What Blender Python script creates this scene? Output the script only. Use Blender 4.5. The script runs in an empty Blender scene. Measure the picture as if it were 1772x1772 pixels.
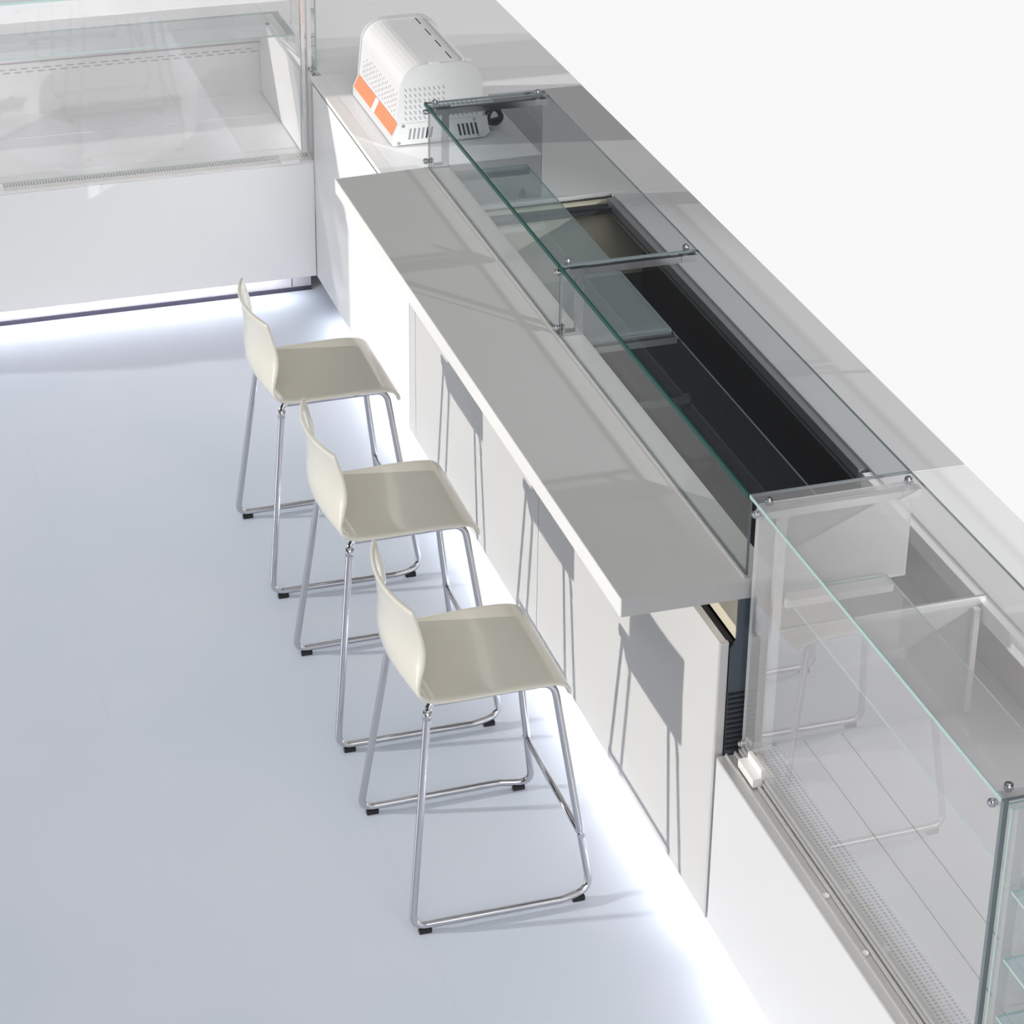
import bpy, bmesh, math, random
from mathutils import Vector, Matrix
random.seed(4)
SC = bpy.context.scene
COL = SC.collection

# ------------------------------------------------------------------ camera
cam_d = bpy.data.cameras.new('camera')
cam = bpy.data.objects.new('camera', cam_d)
COL.objects.link(cam)
SC.camera = cam
cam_d.sensor_width = 36.0
cam_d.lens = 86.365
cam_d.shift_x = 0.00053
cam_d.shift_y = -0.14726
cam_d.clip_end = 200
AX = ((0.95239329, -0.3046478, 0.01169392), (-0.12381088, -0.42154089, -0.8983174), (0.27859988, 0.85410362, -0.43919143))
M = Matrix(((AX[0][0], -AX[1][0], -AX[2][0], 0), (AX[0][1], -AX[1][1], -AX[2][1], 0), (AX[0][2], -AX[1][2], -AX[2][2], 4.0), (0, 0, 0, 1)))
cam.matrix_world = M

# ------------------------------------------------------------------ world
W = bpy.data.worlds.new('hall'); SC.world = W
W.use_nodes = True
nt = W.node_tree; nt.nodes.clear()
tc = nt.nodes.new('ShaderNodeTexCoord'); sp = nt.nodes.new('ShaderNodeSeparateXYZ')
mr = nt.nodes.new('ShaderNodeMapRange'); mr.inputs[1].default_value = -1; mr.inputs[2].default_value = 1
rp = nt.nodes.new('ShaderNodeValToRGB'); bg = nt.nodes.new('ShaderNodeBackground'); ow = nt.nodes.new('ShaderNodeOutputWorld')
nt.links.new(tc.outputs['Generated'], sp.inputs[0]); nt.links.new(sp.outputs['Z'], mr.inputs[0]); nt.links.new(mr.outputs[0], rp.inputs[0])
nt.links.new(rp.outputs[0], bg.inputs[0]); nt.links.new(bg.outputs[0], ow.inputs[0])
ZEN = 0.48
els = rp.color_ramp.elements
els[0].position = 0.0; els[0].color = (.945, .945, .95, 1)
els[1].position = 0.495; els[1].color = (.945, .945, .95, 1)
for p, c in ((0.53, (.05, .052, .056, 1)), (0.77, (.06, .062, .066, 1)), (0.86, (ZEN, ZEN, ZEN * 1.03, 1))):
    e = els.new(p); e.color = c

# ------------------------------------------------------------------ lamps
def sun(name, d, strength, angle, col=(1, 1, 1)):
    l = bpy.data.lights.new(name, 'SUN'); l.energy = strength; l.angle = math.radians(angle); l.color = col
    o = bpy.data.objects.new(name, l); COL.objects.link(o)
    o.rotation_euler = Vector(d).to_track_quat('-Z', 'Y').to_euler()
    o.location = Vector((1, 5, 6)) - Vector(d) * 4
    return o
PI = math.pi
sun('hall_spot_left', (.96, -.19, -.26), .84 * PI, 1.0, (1, .975, .93))
sun('fill_front', (.10, .82, -.57), .37 * PI, 50, (1, .99, .98))  # soft fill added from the camera side to lift faces turned there
sl = bpy.data.lights.new('hall_spot_right', 'SPOT'); sl.energy = 2500 * PI; sl.spot_size = math.radians(10); sl.spot_blend = .5; sl.shadow_soft_size = .05
so = bpy.data.objects.new('hall_spot_right', sl); COL.objects.link(so)
so.location = (1.95 + .59 * 14, 6.25 - .77 * 14, 1.06 + .26 * 14); so.rotation_euler = Vector((-.59, .77, -.26)).to_track_quat('-Z', 'Y').to_euler()

SC.view_settings.view_transform = 'Standard'
SC.view_settings.look = 'None'
SC.view_settings.exposure = 0
SC.view_settings.gamma = 1
SC.view_settings.use_curve_mapping = False
SC.cycles.max_bounces = 16
SC.cycles.transparent_max_bounces = 24
SC.cycles.glossy_bounces = 6

# ------------------------------------------------------------------ materials
def mat(name, col, rough=.5, metal=0.0, spec=.5, coat=0.0, emit=None, estr=0.0, noise=0.0, nscale=8.0):
    m = bpy.data.materials.new(name); m.use_nodes = True
    b = m.node_tree.nodes['Principled BSDF']
    b.inputs['Base Color'].default_value = (*col, 1)
    b.inputs['Roughness'].default_value = rough
    b.inputs['Metallic'].default_value = metal
    b.inputs['Specular IOR Level'].default_value = spec
    if coat:
        b.inputs['Coat Weight'].default_value = coat; b.inputs['Coat Roughness'].default_value = .05
    if emit:
        b.inputs['Emission Color'].default_value = (*emit, 1); b.inputs['Emission Strength'].default_value = estr
    if noise:
        n = m.node_tree.nodes.new('ShaderNodeTexNoise'); n.inputs['Scale'].default_value = nscale; n.inputs['Detail'].default_value = 4
        t = m.node_tree.nodes.new('ShaderNodeTexCoord')
        mx = m.node_tree.nodes.new('ShaderNodeMix'); mx.data_type = 'RGBA'
        mx.inputs['A'].default_value = (*[c * (1 - noise) for c in col], 1); mx.inputs['B'].default_value = (*[min(1, c * (1 + noise)) for c in col], 1)
        m.node_tree.links.new(t.outputs['Object'], n.inputs['Vector'])
        m.node_tree.links.new(n.outputs['Fac'], mx.inputs['Factor'])
        m.node_tree.links.new(mx.outputs['Result'], b.inputs['Base Color'])
    return m

def glass(name, tint, milk=0.0, ior=1.5, milkcol=(.93, .92, .925)):
    m = bpy.data.materials.new(name); m.use_nodes = True
    t = m.node_tree; t.nodes.clear()
    o = t.nodes.new('ShaderNodeOutputMaterial'); tr = t.nodes.new('ShaderNodeBsdfTransparent'); gl = t.nodes.new('ShaderNodeBsdfGlossy')
    tr.inputs[0].default_value = (*tint, 1); gl.inputs[0].default_value = (1, 1, 1, 1); gl.inputs['Roughness'].default_value = 0.0
    fr = t.nodes.new('ShaderNodeFresnel'); fr.inputs[0].default_value = ior
    mx = t.nodes.new('ShaderNodeMixShader')
    ge = t.nodes.new('ShaderNodeNewGeometry'); sb = t.nodes.new('ShaderNodeMath'); sb.operation = 'SUBTRACT'; sb.inputs[0].default_value = 1
    ml = t.nodes.new('ShaderNodeMath'); ml.operation = 'MULTIPLY'; m3 = t.nodes.new('ShaderNodeMath'); m3.operation = 'MULTIPLY'; m3.inputs[1].default_value = 1.6; m3.use_clamp = True
    t.links.new(ge.outputs['Backfacing'], sb.inputs[1]); t.links.new(fr.outputs[0], ml.inputs[0]); t.links.new(sb.outputs[0], ml.inputs[1])
    t.links.new(ml.outputs[0], m3.inputs[0]); t.links.new(m3.outputs[0], mx.inputs[0])
    src = tr
    if milk:
        df = t.nodes.new('ShaderNodeBsdfDiffuse'); df.inputs[0].default_value = (*milkcol, 1)
        tl = t.nodes.new('ShaderNodeBsdfTranslucent'); tl.inputs[0].default_value = (*milkcol, 1)
        ad = t.nodes.new('ShaderNodeMixShader'); ad.inputs[0].default_value = .5
        t.links.new(df.outputs[0], ad.inputs[1]); t.links.new(tl.outputs[0], ad.inputs[2])
        m2 = t.nodes.new('ShaderNodeMixShader'); m2.inputs[0].default_value = milk
        t.links.new(tr.outputs[0], m2.inputs[1]); t.links.new(ad.outputs[0], m2.inputs[2]); src = m2
    t.links.new(src.outputs[0], mx.inputs[1]); t.links.new(gl.outputs[0], mx.inputs[2]); t.links.new(mx.outputs[0], o.inputs[0])
    return m

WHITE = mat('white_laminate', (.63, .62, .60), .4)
WHITE2 = mat('haze_white_panel', (.90, .895, .885), .35)  # white panels of the neighbour units, lightened for a white haze
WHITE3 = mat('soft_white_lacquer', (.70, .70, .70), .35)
WTOP = mat('haze_white_worktop', (.90, .90, .905), .4)  # neighbour tops are grey, coloured white here for a white haze
GTOP = mat('grey_laminate', (.445, .445, .44), .5, noise=.03, nscale=6)
EDGE = mat('white_edge_band', (.86, .855, .84), .4)
WTOP2 = mat('soft_haze_white_worktop', (.74, .74, .745), .4)  # softer copy of the haze-whitened top
LEDGE = mat('grey_steel_top', (.53, .53, .535), .45, noise=.03, nscale=3)
CREAM = mat('cream_gloss_shell', (.71, .685, .60), .12, coat=.6)
CHROME = mat('chrome', (.57, .57, .60), .07, metal=1)
CHROMED = mat('dark_chrome', (.50, .50, .53), .12, metal=1)
STEEL = mat('brushed_steel', (.62, .61, .60), .35, metal=.4, noise=.06, nscale=5)
STEELD = mat('satin_steel', (.60, .59, .58), .5, metal=.3)
CASEW = mat('haze_paled_liner', (.88, .83, .80), .35, metal=.25, noise=.05, nscale=2)  # case steel coloured paler to stand in for a white haze
DECKL = mat('haze_paled_deck', (.90, .90, .91), .3, metal=.2)  # deck colour paled for the same white haze
LBACK = mat('light_steel_back', (.80, .78, .765), .4, metal=.2)
RUBBER = mat('black_rubber', (.012, .012, .014), .6)
BLACK = mat('black_gap', (.01, .01, .012), .7)
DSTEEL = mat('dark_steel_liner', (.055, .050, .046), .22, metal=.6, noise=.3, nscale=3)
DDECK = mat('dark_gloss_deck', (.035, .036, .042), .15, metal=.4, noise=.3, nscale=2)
LIPM = mat('grey_rim', (.30, .30, .32), .4, metal=.3)
CREAMW = mat('cream_liner', (.50, .46, .37), .5)
BLUEG = mat('shade_blue_grey', (.07, .085, .11), .3, metal=.3)  # shade of the end face is put into this dark colour
LED = mat('led_light', (1, 1, 1), .5, emit=(.96, .97, 1), estr=24)
ORANGE = mat('orange_label', (.84, .29, .14), .5)
LABELW = mat('white_label', (.85, .85, .85), .5)
GREYINK = mat('grey_print', (.35, .35, .36), .5)
TOAST = mat('haze_pale_metal', (.76, .77, .77), .35, metal=.15)  # toaster and hood are darker steel, coloured pale for a white haze
TOASTD = mat('polished_hood', (.83, .83, .83), .22)
SLOT = mat('dark_slot', (.03, .03, .035), .6)
SLOTG = mat('grey_slot', (.30, .30, .31), .6)
CABLE = mat('black_cable', (.02, .02, .03), .5)
GAPM = mat('violet_grey_gap_shade', (.035, .032, .055), .6)
SEAM = mat('grey_seam', (.25, .25, .25), .6)
SKIRT = mat('plinth_metal', (.46, .45, .48), .35, metal=.2)
CLIPM = mat('white_plastic', (.86, .85, .83), .4)
GL = glass('clear_glass', (.955, .972, .968))
GLM = glass('white_haze_glass', (.965, .966, .967), milk=.17)  # milk paints a white haze over panes that are clear
GLF = glass('hazed_end_glass', (.93, .94, .94), milk=.45)  # milk paints a white haze over the well behind this pane
GLSM = glass('darkened_end_glass', (.80, .815, .815))  # clear pane tinted darker, offsetting the haze white painted on things beyond
GLSH = glass('green_shelf_glass', (.93, .965, .965), milk=.25, milkcol=(.80, .90, .93))  # pale blue milk painted in for a bright reflection
GLWS = glass('sheen_shelf_glass', (.95, .97, .97), milk=.10)  # slight milk stands in for a white reflection on the shelf
GEP = mat('pale_glass_edge', (.66, .71, .71), .3)  # edge colour paled for a white haze
GED = mat('dark_green_glass_edge', (.006, .060, .050), .3, spec=.3)
GEL = mat('pale_green_glass_edge', (.40, .54, .51), .3)  # dark green edge lightened in colour for a white haze
GEG = mat('grey_glass_edge', (.16, .19, .20), .2)
FLOOR = bpy.data.materials.new('bluish_floor'); FLOOR.use_nodes = True
def floor_nodes():
    t = FLOOR.node_tree; b = t.nodes['Principled BSDF']; L = t.links.new
    tc = t.nodes.new('ShaderNodeTexCoord')
    n = t.nodes.new('ShaderNodeTexNoise'); n.inputs['Scale'].default_value = 1.1; n.inputs['Detail'].default_value = 3
    L(tc.outputs['Object'], n.inputs['Vector'])
    r = t.nodes.new('ShaderNodeValToRGB'); r.color_ramp.elements[0].position = .35; r.color_ramp.elements[1].position = .65
    r.color_ramp.elements[0].color = (.600, .662, .75, 1); r.color_ramp.elements[1].color = (.645, .678, .765, 1)
    L(n.outputs['Fac'], r.inputs[0])
    br = t.nodes.new('ShaderNodeTexBrick'); br.offset = .5
    mp = t.nodes.new('ShaderNodeMapping'); mp.inputs['Location'].default_value = (.47, .34, 0)
    L(tc.outputs['Object'], mp.inputs[0]); L(mp.outputs[0], br.inputs['Vector'])
    br.inputs['Color1'].default_value = br.inputs['Color2'].default_value = (1, 1, 1, 1); br.inputs['Mortar'].default_value = (.955, .955, .965, 1)
    br.inputs['Scale'].default_value = 1; br.inputs['Mortar Size'].default_value = .0016; br.inputs['Mortar Smooth'].default_value = .3
    br.inputs['Brick Width'].default_value = 1.2; br.inputs['Row Height'].default_value = 2.0
    mx = t.nodes.new('ShaderNodeMix'); mx.data_type = 'RGBA'; mx.blend_type = 'MULTIPLY'; mx.inputs['Factor'].default_value = 1
    L(r.outputs[0], mx.inputs['A']); L(br.outputs['Color'], mx.inputs['B']); L(mx.outputs['Result'], b.inputs['Base Color'])
    b.inputs['Roughness'].default_value = .42; b.inputs['Specular IOR Level'].default_value = .35
floor_nodes()

# ------------------------------------------------------------------ mesh helper
class MB:
    def __init__(s): s.bm = bmesh.new(); s.mats = []
    def mi(s, m):
        if m not in s.mats: s.mats.append(m)
        return s.mats.index(m)
    def poly(s, pts, m):
        f = s.bm.faces.new([s.bm.verts.new(p) for p in pts]); f.material_index = s.mi(m); return f
    def hexa(s, p, m, sides=None):
        """p: 4 bottom + 4 top points; sides: material of the four rim faces."""
        v = [s.bm.verts.new(q) for q in p]; i = s.mi(m); j = s.mi(sides) if sides else i
        for k, q in enumerate(((3, 2, 1, 0), (4, 5, 6, 7), (0, 1, 5, 4), (1, 2, 6, 5), (2, 3, 7, 6), (3, 0, 4, 7))):
            f = s.bm.faces.new([v[a] for a in q]); f.material_index = i if k < 2 else j
        return s
    def box(s, a, b, m, rim=None, flat=2):
        """axis box; with rim, the faces not along axis `flat` take the rim material."""
        x0, y0, z0 = [min(a[k], b[k]) for k in range(3)]; x1, y1, z1 = [max(a[k], b[k]) for k in range(3)]
        v = [s.bm.verts.new(q) for q in ((x0, y0, z0), (x1, y0, z0), (x1, y1, z0), (x0, y1, z0), (x0, y0, z1), (x1, y0, z1), (x1, y1, z1), (x0, y1, z1))]
        i = s.mi(m); j = s.mi(rim) if rim else i
        for q, ax in (((3, 2, 1, 0), 2), ((4, 5, 6, 7), 2), ((0, 1, 5, 4), 1), ((2, 3, 7, 6), 1), ((1, 2, 6, 5), 0), ((3, 0, 4, 7), 0)):
            f = s.bm.faces.new([v[a] for a in q]); f.material_index = i if (ax == flat or not rim) else j
        return s
    def cyl(s, a, b, r, m, seg=14, r2=None):
        a = Vector(a); b = Vector(b); d = (b - a).normalized(); r2 = r if r2 is None else r2
        u = d.orthogonal().normalized(); w = d.cross(u); i = s.mi(m)
        A = [s.bm.verts.new(a + (u * math.cos(t) + w * math.sin(t)) * r) for t in [2 * PI * k / seg for k in range(seg)]]
        B = [s.bm.verts.new(b + (u * math.cos(t) + w * math.sin(t)) * r2) for t in [2 * PI * k / seg for k in range(seg)]]
        for k in range(seg):
            f = s.bm.faces.new((A[k], A[(k + 1) % seg], B[(k + 1) % seg], B[k])); f.material_index = i; f.smooth = True
        for c in (A[::-1], B):
            f = s.bm.faces.new(c); f.material_index = i
        return s
    def tube(s, pts, r, m, seg=12, closed=False):
        pts = [Vector(p) for p in pts]; n = len(pts); i = s.mi(m); rings = []; u = None
        for k in range(n):
            if closed: d = (pts[(k + 1) % n] - pts[k - 1])
            else: d = pts[min(k + 1, n - 1)] - pts[max(k - 1, 0)]
            d.normalize()
            if u is None: u = d.orthogonal().normalized()
            u = (u - d * u.dot(d)).normalized(); w = d.cross(u)
            rings.append([s.bm.verts.new(pts[k] + (u * math.cos(t) + w * math.sin(t)) * r) for t in [2 * PI * q / seg for q in range(seg)]])
        for k in range(n if closed else n - 1):
            A = rings[k]; B = rings[(k + 1) % n]; off = 0
            if closed and k == n - 1:
                off = min(range(seg), key=lambda o: sum((A[q].co - B[(q + o) % seg].co).length for q in range(seg)))
            for q in range(seg):
                f = s.bm.faces.new((A[q], A[(q + 1) % seg], B[(q + 1 + off) % seg], B[(q + off) % seg])); f.material_index = i; f.smooth = True
        if not closed:
            for c in (rings[0][::-1], rings[-1]):
                f = s.bm.faces.new(c); f.material_index = i
        return s
    def prism(s, outline, ax, lo, hi, m, rim=None, smooth=False):
        """outline: 2D points in the plane of the two other axes, extruded along axis ax."""
        def P(q, t):
            r = list(q); r.insert(ax, t); return r
        A = [s.bm.verts.new(P(q, lo)) for q in outline]; B = [s.bm.verts.new(P(q, hi)) for q in outline]
        i = s.mi(m); j = s.mi(rim) if rim else i; n = len(outline)
        s.bm.faces.new(A[::-1]).material_index = i; s.bm.faces.new(B).material_index = i
        for k in range(n):
            f = s.bm.faces.new((A[k], A[(k + 1) % n], B[(k + 1) % n], B[k])); f.material_index = j; f.smooth = smooth
        return s
    def build(s, name, parent=None, bevel=0.0):
        bmesh.ops.recalc_face_normals(s.bm, faces=s.bm.faces[:])
        me = bpy.data.meshes.new(name); s.bm.to_mesh(me); s.bm.free()
        for m in s.mats: me.materials.append(m)
        o = bpy.data.objects.new(name, me); COL.objects.link(o)
        if parent:
            o.parent = parent
            o.matrix_parent_inverse = Matrix.Translation(-world_loc(parent))
        if bevel:
            b = o.modifiers.new('bevel', 'BEVEL'); b.width = bevel; b.segments = 2; b.limit_method = 'ANGLE'; b.angle_limit = .6
        return o
def world_loc(o):
    return Vector(o.location)
def tag(o, label, cat=None, group=None, kind=None):
    if label: o['label'] = label
    if cat: o['category'] = cat
    if group: o['group'] = group
    if kind: o['kind'] = kind
    return o
def thing(name, label, cat, loc=(0, 0, 0), group=None):
    o = bpy.data.objects.new(name, None); COL.objects.link(o); o.location = loc; o.empty_display_size = .1
    return tag(o, label, cat, group)
def fillet(pts, rad, n=6, closed=False):
    """rounds the corners of a 3D polyline; rad is one number or one per point."""
    P = [Vector(p) for p in pts]; out = []; N = len(P)
    for k in range(N):
        if not closed and k in (0, N - 1): out.append(P[k]); continue
        r = rad[k] if isinstance(rad, (list, tuple)) else rad
        a, b, c = P[k - 1], P[k], P[(k + 1) % N]
        d1 = (a - b).normalized(); d2 = (c - b).normalized()
        if r <= 0: out.append(b); continue
        h = d1.angle(d2) / 2; t = min(r / math.tan(h), .49 * min((a - b).length, (c - b).length))
        p, q = b + d1 * t, b + d2 * t
        for j in range(n + 1):
            s_ = j / n; out.append((1 - s_) ** 2 * p + 2 * s_ * (1 - s_) * b + s_ * s_ * q)
    return out

# ------------------------------------------------------------------ setting
fl = MB(); fl.poly(((-8, -6, 0), (2.935, -6, 0), (2.935, 9.48, 0), (-8, 9.48, 0)), FLOOR)
tag(fl.build('floor'), 'smooth bluish white floor', kind='structure')

# ------------------------------------------------------------------ bar cabinet
XB = 1.98
YN, YM, YF = 4.462, 5.828, 7.145       # near end, middle joint and far end of the bar cabinet
ZC = 1.065                             # top of the bar counter
YD = 5.12                              # made-up joint: nearer well is coloured paler for a white haze
bar = thing('bar_cabinet', 'long white bar cabinet with dark cold well, under the grey overhanging counter', 'cabinet', (2.3, 5.9, 0))
for y0, y1 in ((YN + .012, 5.80), (5.804, 7.10), (7.104, YF + .03)):
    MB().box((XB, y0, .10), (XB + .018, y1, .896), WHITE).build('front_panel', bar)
tag(MB().box((XB - .002, YN, .10), (XB + .018, YN + .0115, .90), STEEL).build('edge_trim', bar), 'thin steel trim on the near edge of the front panel')
MB().box((XB + .10, YN, .001), (XB + .118, YF, .10), SKIRT).build('plinth', bar)
MB().box((XB + .0195, YN + .02, .1005), (XB + .031, YF, .1115), LED).build('led_strip', bar)
MB().box((XB + .0195, YN + .012, .1125), (2.78, YF, .125), STEELD).build('base_board', bar)
MB().box((XB + .0185, YN + .006, .885), (XB + .034, YF, .897), BLACK).build('seal_strip', bar)
MB().box((XB + .035, YN + .004, .905), (2.055, YF - .012, 1.0165), mat('cream_upstand', (.66, .60, .47), .5)).build('counter_upstand', bar)
b = MB(); b.prism(((2.0, .10), (2.055, .10), (2.055, 1.0165), (XB + .036, 1.0165), (XB + .036, .903), (2.0, .885)), 1, YN - .004, YN + .003, BLUEG)
for k in range(12): b.box((2.002, YN - .007, .60 + k * .014), (2.05, YN - .0045, .606 + k * .014), BLACK)
tag(b.build('end_vent', bar), 'end face coloured dark blue-grey for shade, ribs at the bottom')
# cold well
MB().box((2.09, YN + .01, .60), (2.102, YF - .035, 1.0165), DSTEEL).build('well_front_wall', bar)
MB().box((2.102, 7.108, .60), (2.80, 7.122, .896), CREAMW).build('well_end_wall', bar)
MB().box((2.09, YD + .001, .588), (2.80, 7.122, .62), DDECK).build('well_deck', bar)
b = MB().box((2.78, YD + .001, .62), (2.80, 7.106, .86), DSTEEL)
for k in range(8):
    y = 5.145 + k * .305
    if y < 7.05:
        for z in (.715, .775): b.box((2.7785, y - .003, z), (2.7805, y + .003, z + .028), STEEL)
b.build('well_rear_wall', bar)
b = MB().box((2.103, 7.06, .868), (2.70, 7.107, .886), BLACK); b.box((2.103, 7.058, .886), (2.70, 7.064, .891), CHROMED)
tag(b.build('well_rail', bar), 'black rail across the far end of the well')
b = MB().prism(((2.645, .860), (2.80, .855), (2.80, .868), (2.671, .868), (2.671, .905), (2.645, .905)), 1, YD + .02, 7.107, LIPM)
b.box((2.6435, YD + .02, .872), (2.6452, 7.1, .876), SLOT)
b.build('well_rim', bar)
MB().box((2.801, YD + .002, .10), (2.915, YF, .895), STEELD).build('rear_body', bar)

def sheet(name, pts, z0, z1, m, label, cat, group=None):
    b = MB(); b.prism(pts, 2, z0, z1, m)
    return tag(b.build(name, bevel=.002), label, cat, group)
sheet('rear_worktop', ((2.672, 5.082), (2.925, 5.074), (2.925, 7.125), (2.672, 7.135)), .8965, .91, LEDGE, 'long grey steel work ledge running behind the dark cold well', 'worktop', 'grey steel ledges behind the bar')
sheet('rear_worktop', ((2.135, 7.139), (2.672, 7.139), (2.925, 7.129), (2.925, 8.165), (2.56, 8.165), (2.56, 7.53), (2.135, 7.53)), .8965, .91, LEDGE, 'shorter grey steel ledge at the far end of the cold well, beside the toaster', 'worktop', 'grey steel ledges behind the bar')

# counter slab
slab = thing('bar_counter', 'long grey overhanging bar counter with white edge, the stools drawn up to it', 'counter', (2.0, 5.8, 1.0175))
MB().box((2.029, 4.47, ZC), (2.0335, 7.12, ZC + .003), STEEL).build('pane_track', slab)
b = MB(); b.prism(((1.7275, 4.4625), (2.106, 4.456), (2.106, 7.152), (1.7275, 7.130)), 2, 1.0175, ZC, GTOP); b.build('counter_top', slab)
b = MB(); b.prism(((1.7245, 4.4625), (1.7273, 4.4625), (1.7273, 7.1302), (2.02, 7.1475), (2.02, 7.1503), (1.7245, 7.1333)), 2, 1.0175, ZC - .0002, EDGE)
tag(b.build('edge_band', slab), 'white edge band')

# ------------------------------------------------------------------ glass canopies
GX = 2.0385                 # outer face of the front panes
GR = 2.441                  # rear edge of the top panes
ZT = 1.278
def pane(parent, name, a, b, flat, g, e):
    return MB().box(a, b, g, rim=e, flat=flat).build(name, parent)
def knob(p, axis, parent, m=CHROME):
    a = Vector(p); d = Vector(axis)
    b = MB(); b.cyl(a, a + d * .006, .007, m, 12); b.cyl(a + d * .0055, a + d * .015, .010, m, 14, .0085); b.cyl(a + d * .0145, a + d * .018, .0085, m, 14, .004)
    return b.build('knob', parent)
def bracket(parent, y, zb, m=CHROMED, x1=2.437):
    zt = ZT - .0085
    b = MB(); b.box((2.083, y - .011, zb + .001), (2.105, y + .003, zt - .012), m)       # post
    b.box((GX + .008, y - .013, zb + .001), (2.106, y + .013, zb + .010), m)               # foot
    b.box((GX + .008, y - .013, zb + .009), (GX + .012, y + .013, zb + .032), m)
    b.box((GX + .012, y - .012, zt - .024), (x1, y + .004, zt - .004), m)          # arm
    b.box((GX + .010, y - .016, zt - .008), (2.115, y + .016, zt - .003), m)           # clamp plate
    b.box((x1 - .046, y - .014, zt - .018), (x1, y + .012, zt - .003), m)
    br = b.build('bracket', parent)
    for x in (GX + .022, x1 - .030): knob((x, y - .001, ZT + .0005), (0, 0, 1), br)
    for z in (zt - .012, zb + .024): knob((GX - .0005, y - .001, z), (-1, 0, 0), br)
    return br
can = thing('glass_canopy', 'clear glass display screen standing on the bar counter, dark green glass edges', 'display screen', (2.05, 5.82, ZC))
for y0, y1 in ((4.484, YM - .002), (YM + .002, 7.176)):
    pane(can, 'top_pane', (GX, y0, ZT - .008), (GR, y1, ZT), 2, GL, GEG)
    pane(can, 'front_pane', (GX, y0, ZC + .001), (GX + .007, y1 - (.03 if y1 > 7 else 0), ZT - .0085), 0, GL, GEG)
    MB().box((GX - .0045, y0, ZT - .0115), (GX - .0001, y1, ZT + .0005), GED).build('front_edge', can)
b = MB(); b.prism(((GX + .008, ZC + .004), (2.108, ZC + .004), (2.108, .913), (2.432, .913), (2.432, ZT - .0085), (GX + .008, ZT - .0085)), 1, 7.160, 7.166, GLSM, rim=GEG)
tag(b.build('end_pane', can), 'clear end pane with grey tint put in to darken the view')
bracket(can, YM, ZC); bracket(can, 7.143, ZC)
# glass shelf inside the canopy
ZS = 1.030
def shelf(y0, y1, label, e, bars, m, group=None, g=None):
    g = g or GLSH
    s = thing('glass_shelf', label, 'shelf', (2.25, (y0 + y1) / 2, ZS), group)
    pane(s, 'shelf_pane', (2.112, y0, ZS), (2.378, y1, ZS + .006), 2, g, e)
    for c0, c1 in bars:
        o = MB().box((2.108, c0, ZS - .020), (2.380, c1, ZS - .0005), m).build('support_bar', s)
    return s
sh = shelf(YM + .005, 7.155, 'low greenish glass shelf inside the far half of the bar display screen', GEG, ((7.13, 7.15), (YM + .01, YM + .03)), CHROMED, 'glass shelves over the cold well')
sh = shelf(4.50, YM - .005, 'low glass shelf over the dark near half of the cold well', GEG, ((YM - .035, YM - .015),), CHROMED, 'glass shelves over the cold well', g=GL)
b = MB(); b.cyl((2.374, 7.185, .911), (2.374, 7.185, .925), .013, CHROMED, 16, .012); b.cyl((2.374, 7.185, .9245), (2.374, 7.185, .936), .012, CHROMED, 16, .006)
tag(b.build('stopper_knob'), 'small chrome knob on the grey ledge at the far end of the cold well', 'knob')

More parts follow.
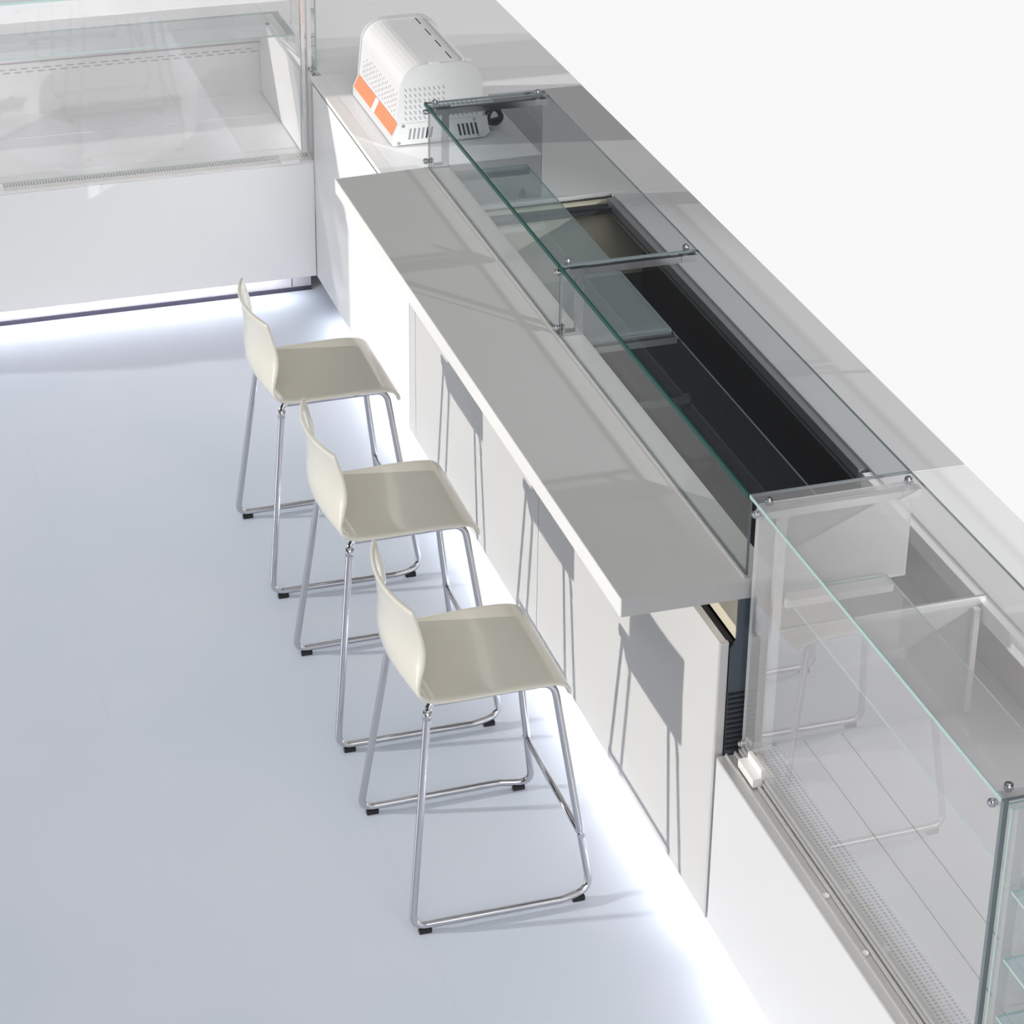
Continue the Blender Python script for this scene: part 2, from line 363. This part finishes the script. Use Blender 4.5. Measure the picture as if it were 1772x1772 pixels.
# ------------------------------------------------------------------ display cases (same make on the right and on the left)
WHB = mat('pale_chrome', (.86, .86, .86), .2, metal=.6)
WHB2 = mat('pale_satin_metal', (.86, .85, .84), .35, metal=.15)
def case(root, P, a0, a1, zp, deck, wall, ledge_m, slots='marks', aw=None, seams=True, rm=None, fm=None, rs=1.0):
    rm = rm or STEEL
    """P maps (along, depth, z) to a world box corner; a0..a1 is the length."""
    aw = a1 if aw is None else aw
    def bx(name, a, b, m, parent=root):
        return MB().box(P(*a), P(*b), m).build(name, parent)
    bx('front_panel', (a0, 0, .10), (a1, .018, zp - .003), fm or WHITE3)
    bx('plinth', (a0, .10, .001), (a1, .118, .10), SKIRT)
    bx('gap_shade_strip', (a0, .092, .0005), (a1, .0995, .016), GAPM)  # dark strip painted for the shaded gap under the plinth
    bx('led_strip', (a0, .0195, .1005), (a1 - .08, .031, .1115), LED)
    bx('base_board', (a0, .0195, .1125), (a1, .82, .125), STEELD)
    prof = ((0, -.003), (0, .004), (.022, .004), (.022, .009), (.026, .009), (.026, .002), (.044, .002), (.044, .012), (.049, .012), (.049, .003), (.055, .003), (.055, .018), (.062, .018), (.062, .005), (.085, .005), (.085, -.003))
    k = MB(); q = [P(0, d * rs, zp + h * (rs + 1) / 2) for d, h in prof]; c0 = P(a0, 0, 0); c1 = P(a1, 0, 0)
    if c0[0] == c1[0]: k.prism([(p[0], p[2]) for p in q], 1, c0[1], c1[1], rm)
    else: k.prism([(p[1], p[2]) for p in q], 0, c0[0], c1[0], rm)
    rail = k.build('front_rail', root)
    v0 = .086 * rs
    k = MB(); k.box(P(a0, v0, zp - .02), P(a1, .155, zp + .004), DECKL)
    n = int((a1 - a0) / .011)
    for j in range(n):
        a = a0 + .004 + j * .011
        for r_ in range(5):
            k.box(P(a, v0 + .004 + r_ * .0125, zp + .0035), P(a + .006, v0 + .0105 + r_ * .0125, zp + .0045), SLOTG)
    k.build('vent_grille', root)
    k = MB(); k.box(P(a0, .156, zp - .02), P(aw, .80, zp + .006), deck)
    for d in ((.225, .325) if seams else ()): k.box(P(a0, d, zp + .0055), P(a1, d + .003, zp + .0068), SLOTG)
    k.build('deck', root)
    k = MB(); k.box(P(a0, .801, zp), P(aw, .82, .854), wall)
    if slots == 'marks':
        a = a0 + .2
        while a < aw:
            for z in (.715, .775): k.box(P(a - .003, .7995, z), P(a + .003, .802, z + .028), DECKL)
            a += .305
    else:
        a = a0 + .05
        while a < a1 - .06:
            for z, s_ in ((.765, 0), (.752, .02)): k.box(P(a + s_, .7995, z), P(a + s_ + .028, .802, z + .0045), SLOTG)
            a += .045
        k.box(P(a0, .7985, .79), P(a1, .802, .796), SLOTG)
    k.build('rear_wall', root)
    k = MB(); k.box(P(a0, .665, .857), P(aw, .691, .905), ledge_m); k.box(P(a0, .690, .857), P(aw, .82, .87), ledge_m)
    k.build('rear_rim', root)
    bx('rear_body', (a0, .821, .10), (aw, .935, .8955), STEELD)
    return rail
def clip(parent, a, b, c, d):
    k = MB(); k.box(a, b, CLIPM); k.box(c, d, CLIPM); return tag(k.build('pane_clip', parent), 'white plastic pane clip')

def PR(a, d, z): return (XB + d, a, z)
right = thing('display_case', 'white glass-fronted refrigerated display case at the near right end of the bar', 'display case', (2.4, 3.9, 0))
R0, R1 = 3.272, 4.454
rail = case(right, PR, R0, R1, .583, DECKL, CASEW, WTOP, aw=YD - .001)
for y in (3.898, 3.697):
    b = MB(); b.cyl((2.013, y, .5855), (2.013, y, .590), .008, CLIPM, 12); b.build('bolt', rail)
clip(right, (2.012, 4.31, .59), (2.036, 4.40, .612), (2.034, 4.315, .59), (2.044, 4.395, .632))
b = MB(); b.prism(((2.047, .605), (2.642, .605), (2.642, .912), (2.115, .912), (2.115, 1.018), (2.432, 1.018), (2.432, ZT - .0085), (2.047, ZT - .0085)), 1, 4.446, 4.452, GLF, rim=GEP); b.build('end_pane', right)
b = MB(); b.box((GX, 3.275, .604), (GX + .007, 4.444, ZT - .0085), GLM, rim=GEP, flat=0); b.build('front_pane', right)
pane(right, 'top_pane', (GX, 3.275, ZT - .008), (GR, 4.482, ZT), 2, GLM, GEG)
MB().box((GX - .0022, 3.275, ZT - .0080), (GX - .0001, 4.482, ZT + .0003), GEL).build('front_edge', right)
MB().box((GX + .008, 3.266, .605), (2.60, 3.271, ZT - .009), GLM, rim=GEL, flat=1).build('near_end_pane', right)
MB().box((GX - .003, 3.264, .60), (GX + .0075, 3.2745, ZT), GEG).build('corner_seal', right)
br = bracket(right, 4.428, .61, m=WHB); br2 = bracket(right, 3.296, .61, m=WHB)
MB().box((2.05, 4.4535, .898), (2.66, 4.4605, .918), WHB).build('divider_rail', right)
MB().box((2.620, 4.430, .605), (2.635, 4.4445, .897), WHB).build('divider_post', right)
sheet('rear_worktop', ((2.672, 2.85), (2.925, 2.85), (2.925, 5.071), (2.672, 5.079)), .8965, .91, WTOP2, 'haze-whitened rear ledge behind the near right glass display case', 'worktop')  # white haze put into the ledge colour, joint placed at the haze edge
s2 = shelf(3.30, 4.44, 'pale glass shelf inside the near right display case', GEL, ((4.40, 4.435), (3.305, 3.335)), WHB, g=GLM)
# the next case, only its corner is in view
nxt = thing('display_case', 'next glass display case, only its corner showing at the right edge', 'display case', (2.5, 3.0, 0))
railn = case(nxt, PR, 2.1, 3.262, .583, DECKL, CASEW, WTOP)
pane(nxt, 'end_pane', (GX + .008, 3.250, .605), (2.60, 3.256, ZT - .01), 1, GLM, GEL)
for z in (.78, .92, 1.08): pane(nxt, 'shelf_pane', (2.06, 2.4, z), (2.45, 3.24, z + .006), 2, GLSH, GEL)

YL = 8.52
def PL(a, d, z): return (a, YL + d, z)
left = thing('display_case', 'long white glass-fronted display case across the far left, at right angles to the bar', 'display case', (.8, 9.0, 0))
L0, L1 = -.9, 1.9785
rail = case(left, PL, L0, L1, .572, DECKL, LBACK, WTOP, slots='dashes', seams=False, rm=WHB2, fm=WHITE2, rs=.42)
MB().box((L0, YL + .537, .5775), (1.95, YL + .547, .5800), EDGE).build('deck_strip', left)  # thin white strip along the deck
for xx in (1.85, .74): clip(left, (xx, YL - .006, .573), (xx + .075, YL + .03, .590), (xx, YL + .028, .575), (xx + .075, YL + .035, .60))
MB().box((1.952, YL + .09, .585), (1.970, YL + .79, .905), WTOP).build('side_wall', left)
pane(left, 'front_pane', (L0, YL + .050, .592), (1.95, YL + .057, ZT - .0085), 1, GLM, GEL)
pane(left, 'top_pane', (L0, YL + .048, ZT - .008), (2.02, YL + .46, ZT), 2, GLM, GEL)
pane(left, 'side_pane', (2.006, YL + .052, .915), (2.012, YL + .455, ZT - .0085), 0, GLM, GEL)
MB().box((1.952, YL + .045, .595), (1.965, YL + .06, ZT - .009), WHB).build('corner_post', left)
MB().box((1.975, YL + .045, .595), (1.990, YL + .06, ZT - .009), CLIPM).build('corner_post', left)
MB().box((1.92, YL + .10, ZT - .035), (1.945, YL + .45, ZT - .010), WHB).build('top_arm', left)
knob((1.983, YL + .044, .93), (0, -1, 0), left); knob((2.0, YL + .044, .90), (0, -1, 0), left)
MB().box((1.90, YL + .0985, .02), (1.903, YL + .0998, .098), SLOT).build('plinth_joint', left)
b = MB(); b.cyl((1.875, YL + .0998, .065), (1.875, YL + .096, .065), .007, CHROME, 10); b.build('plinth_screw', left)
b = MB(); b.box((L0, YL + .692, .8965), (1.9705, YL + .945, .91), WTOP)
tag(b.build('rear_worktop', bevel=.002), 'haze-whitened rear ledge behind the far left display case', 'worktop')
s3 = thing('glass_shelf', 'glass shelf with pale green front edge in the far left display case', 'shelf', (.6, YL + .3, 1.04))
pane(s3, 'shelf_pane', (L0, YL + .118, 1.040), (1.945, YL + .40, 1.047), 2, GLWS, GEL)
MB().box((1.92, YL + .118, 1.015), (1.945, YL + .40, 1.0395), WHB).build('support_bar', s3)

# ------------------------------------------------------------------ corner cabinet
cor = thing('corner_cabinet', 'plain white corner cabinet carrying the toaster, between bar and far display case', 'cabinet', (2.4, 8.3, 0))
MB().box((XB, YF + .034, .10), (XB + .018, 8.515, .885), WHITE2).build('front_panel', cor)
MB().box((XB + .10, YF + .034, .001), (XB + .118, 8.60, .10), SKIRT).build('plinth', cor)
MB().box((XB + .0195, YF + .034, .1005), (XB + .031, 8.30, .1115), LED).build('led_strip', cor)
MB().box((XB + .0195, YF + .034, .1125), (2.149, 8.515, .125), STEELD).build('base_board', cor)
MB().box((2.15, YF + .04, .10), (2.915, 9.44, .895), STEELD).build('body', cor)
MB().box((XB + .001, YF + .04, .8855), (XB + .010, 8.515, .8935), SLOT).build('shadow_gap', cor)
b = MB(); b.prism(((2.021, 7.19), (2.133, 7.19), (2.133, 7.532), (2.558, 7.532), (2.558, 8.167), (2.925, 8.167), (2.925, 9.46), (1.972, 9.46), (1.972, 8.99), (2.021, 8.531)), 2, .8965, .91, WTOP)  # white haze put into the colour of this top
b.build('top', cor)
MB().box((XB - .002, 7.18, .894), (2.0205, 8.53, .911), EDGE).build('front_trim', cor)

# ------------------------------------------------------------------ toaster
to = thing('countertop_toaster', 'metal conveyor-style toaster, paled for haze, with orange front strip on the white corner top', 'toaster', (2.25, 8.0, .911))
Z0 = .912
TX0, TX1, TY0, TY1 = 2.078, 2.432, 7.735, 8.285
b = MB(); b.prism(((TX0, Z0 + .004), (TX1 - .02, Z0 + .004), (TX1, Z0 + .02), (TX1 - .012, Z0 + .082), (TX0 + .022, Z0 + .082), (TX0, Z0 + .035)), 1, TY0, TY1, TOAST)
for k in range(6): b.hexa([(x + dx, y, z) for z, dx in ((Z0 + .022, 0), (Z0 + .062, .006)) for x, y in ((2.135 + k * .0155, TY0 - .0006), (2.142 + k * .0155, TY0 - .0006), (2.142 + k * .0155, TY0 + .001), (2.135 + k * .0155, TY0 + .001))], SLOTG if k < 4 else SLOT)
for k in range(5): b.hexa([(x + dx, y, z) for z, dx in ((Z0 + .018, 0), (Z0 + .062, -.010)) for x, y in ((2.322 + k * .0155, TY0 - .0006), (2.330 + k * .0155, TY0 - .0006), (2.330 + k * .0155, TY0 + .001), (2.322 + k * .0155, TY0 + .001))], SLOT)
base = b.build('base', to)
for x, z in ((2.102, .012), (2.118, .074), (2.39, .016), (2.375, .074)): MB().cyl((x, TY0, Z0 + z), (x, TY0 - .004, Z0 + z), .005, CHROMED, 10).build('screw', base)
# sloped orange strip with white badge
def slope(y0, y1, t0, t1, off, m, name, parent):
    a = Vector((TX0, 0, Z0 + .035)); c = Vector((TX0 + .022, 0, Z0 + .082)); d = c - a; n = Vector((-d.z, 0, d.x)).normalized()
    p0, p1 = a + d * t0, a + d * t1; q0, q1 = p0 + n * off, p1 + n * off
    return MB().hexa([(p0.x, y0, p0.z), (p0.x, y1, p0.z), (p1.x, y1, p1.z), (p1.x, y0, p1.z), (q0.x, y0, q0.z), (q0.x, y1, q0.z), (q1.x, y1, q1.z), (q1.x, y0, q1.z)], m).build(name, parent)
st = slope(TY0 + .012, TY1 - .012, .06, .98, .0015, ORANGE, 'front_strip', base)
st['label'] = 'orange front strip'
bd = slope(7.985, 8.025, .06, .98, .0025, LABELW, 'badge', st)
# hood: rounded arch along y
def arch(x0, x1, z0, zt, r, n=8):
    pts = [(x0, z0)]
    for k in range(n + 1):
        a = PI - k * PI / 2 / n; pts.append((x0 + .012 + r + r * math.cos(a), zt - r + r * math.sin(a)))
    for k in range(n + 1):
        a = PI / 2 - k * PI / 2 / n; pts.append((x1 - r + r * math.cos(a), zt - r + r * math.sin(a)))
    pts.append((x1, z0)); return pts
HX0, HX1 = 2.100, 2.400
b = MB().prism(arch(HX0, HX1, Z0 + .083, Z0 + .285, .085), 1, TY0 + .012, TY1 - .012, TOASTD)
for r_ in range(11):
    for c_ in range(9):
        y = TY0 + .05 + r_ * .042 + (c_ % 2) * .018; z = Z0 + .092 + c_ * .0098
        x = HX0 + (z - Z0 - .083) / .117 * .012 - .0004
        if z < Z0 + .185 - max(0, r_ - 7) * .012: b.hexa([(x + e, yy, z + zz) for e in (0, .0012) for yy, zz in ((y, 0), (y + .004, .003), (y + .006, .009), (y + .002, .006))], SLOTG)
for x0, ys in ((2.24, ()), (2.305, (7.79, 7.92, 8.05, 8.18))):
    for y in ys: b.box((x0, y, Z0 + .285), (x0 + .004, y + .075, Z0 + .2856), SLOT)
b.build('hood', to)
for y0, y1 in ((TY0, TY0 + .011), (TY1 - .011, TY1)):
    b = MB().prism(arch(HX0 - .004, HX1 + .004, Z0 + .083, Z0 + .291, .088), 1, y0, y1, TOAST)
    if y0 == TY0:
        for c_ in range(16):
            for r_ in range(6 if c_ < 9 else 3):
                x = 2.122 + c_ * .017; z = Z0 + .092 + r_ * .021
                b.hexa([(x + xx, y0 + e, z + zz) for e in (-.0006, .0005) for xx, zz in ((0, .012), (.003, .013), (.010, .001), (.007, 0))], SLOTG)
    b.build('end_plate', to)
for x in (2.215, 2.335): MB().box((x, TY0 + .004, Z0 + .2905), (x + .035, TY0 + .018, Z0 + .294), TOASTD).build('lid_clip', to)
pts = []
for k in range(40):
    a = k / 39 * 4 * PI; pts.append((2.462 + .026 * math.cos(a) + .012 * k / 39, 7.80 + .012 * math.sin(a * .5), Z0 + .045 + .030 * math.sin(a) + .01 * k / 39))
pts = [(2.42, 7.80, Z0 + .04), (2.44, 7.80, Z0 + .035)] + pts + [(2.47, 7.82, Z0 + .02), (2.455, 7.85, Z0 + .012)]
MB().tube(pts, .0055, CABLE, 8).build('power_cord', to)
for x, y in ((2.10, 7.76), (2.39, 7.76), (2.10, 8.26), (2.39, 8.26)): MB().cyl((x, y, .9105), (x, y, Z0 + .004), .012, RUBBER, 10).build('rubber_foot', to)

# ------------------------------------------------------------------ bar stools (local axes: +x towards the bar)
def make_stool():
    root = thing('bar_stool', '', 'stool', (0, 0, 0), 'cream bar stools along the counter')
    r = .0098
    for s in (-1, 1):
        # sled side frame: floor bar, kinked front end, front leg, bar under the seat, rear leg
        pts = [(-.243, s * .258, .0218), (.150, s * .262, .0218), (.235, s * .240, .0218), (.150, s * .165, .6195), (-.166, s * .168, .6195), (-.177, s * .172, .604)]
        MB().tube(fillet(pts, [.035, .04, .045, .045, .012, .02], 6, True), r, CHROME, 14, True).build('side_frame', root)
    # fix of the loop order is not needed: the rear leg closes the loop
    fy = .240 - (.035 * .19 / .622)
    MB().cyl((.211, -.232, .185), (.211, .232, .185), .0085, CHROME, 14).build('footrest', root)
    for s in (-1, 1):
        for x, y in ((-.21, .258), (.20, .249)):
            MB().box((x - .016, s * y - .008, .0), (x + .016, s * y + .008, .0135), RUBBER).build('foot_pad', root)
    MB().cyl((-.10, -.16, .6195), (-.10, .16, .6195), .008, CHROME, 10).build('seat_stay', root)
    for s in (-1, 1):
        MB().cyl((-.1805, s * .1775, .580), (-.1775, s * .1735, .602), .0115, CHROME, 14).build('leg_joint', root)
    # shell
    prof = [  # u, z, half width, forward wrap of the side edges
        (.186, .588, .192, 0), (.185, .604, .195, 0), (.172, .622, .197, 0), (.150, .632, .199, 0), (.10, .635, .200, 0), (.04, .635, .200, 0), (-.03, .634, .199, 0),
        (-.09, .632, .198, 0), (-.148, .632, .196, .003), (-.186, .6365, .195, .009), (-.215, .650, .194, .017), (-.231, .676, .192, .027), (-.238, .706, .191, .041), (-.240, .738, .190, .052),
        (-.238, .770, .189, .053), (-.238, .800, .188, .050), (-.240, .828, .187, .046), (-.243, .856, .186, .041), (-.247, .878, .185, .038), (-.250, .890, .1855, .038), (-.2515, .8955, .181, .037)]
    bm = bmesh.new(); NV = 16; rows = []
    for (u, z, hw, wr) in prof:
        row = []
        for k in range(NV + 1):
            v = -1 + 2 * k / NV
            row.append(bm.verts.new((u + wr * abs(v) ** 2.0, v * hw, z - .006 * max(0, 1 - (abs(u) / .12) ** 2) * (1 - v * v))))
        rows.append(row)
    for a in range(len(rows) - 1):
        for k in range(NV):
            f = bm.faces.new((rows[a][k], rows[a][k + 1], rows[a + 1][k + 1], rows[a + 1][k])); f.smooth = True
    bmesh.ops.recalc_face_normals(bm, faces=bm.faces[:])
    me = bpy.data.meshes.new('seat_shell'); bm.to_mesh(me); bm.free(); me.materials.append(CREAM)
    o = bpy.data.objects.new('seat_shell', me); COL.objects.link(o); o.parent = root
    sd = o.modifiers.new('thick', 'SOLIDIFY'); sd.thickness = .0115; sd.offset = 0
    ss = o.modifiers.new('sub', 'SUBSURF'); ss.levels = 1; ss.render_levels = 2
    return root
st0 = make_stool()
spots = ((1.545, 4.990, 'glossy cream bar stool on chrome sled legs, the nearest of the three'),
         (1.558, 5.803, 'glossy cream bar stool on chrome sled legs, in the middle of the three'),
         (1.565, 6.655, 'glossy cream bar stool on chrome sled legs, farthest, near the left display case'))
for i, (x, y, lab) in enumerate(spots):
    if i == 0: o = st0
    else:
        o = st0.copy(); COL.objects.link(o)
        for ch in list(st0.children):
            c = ch.copy(); COL.objects.link(c); c.parent = o
    o.location = (x, y, 0); o['label'] = lab
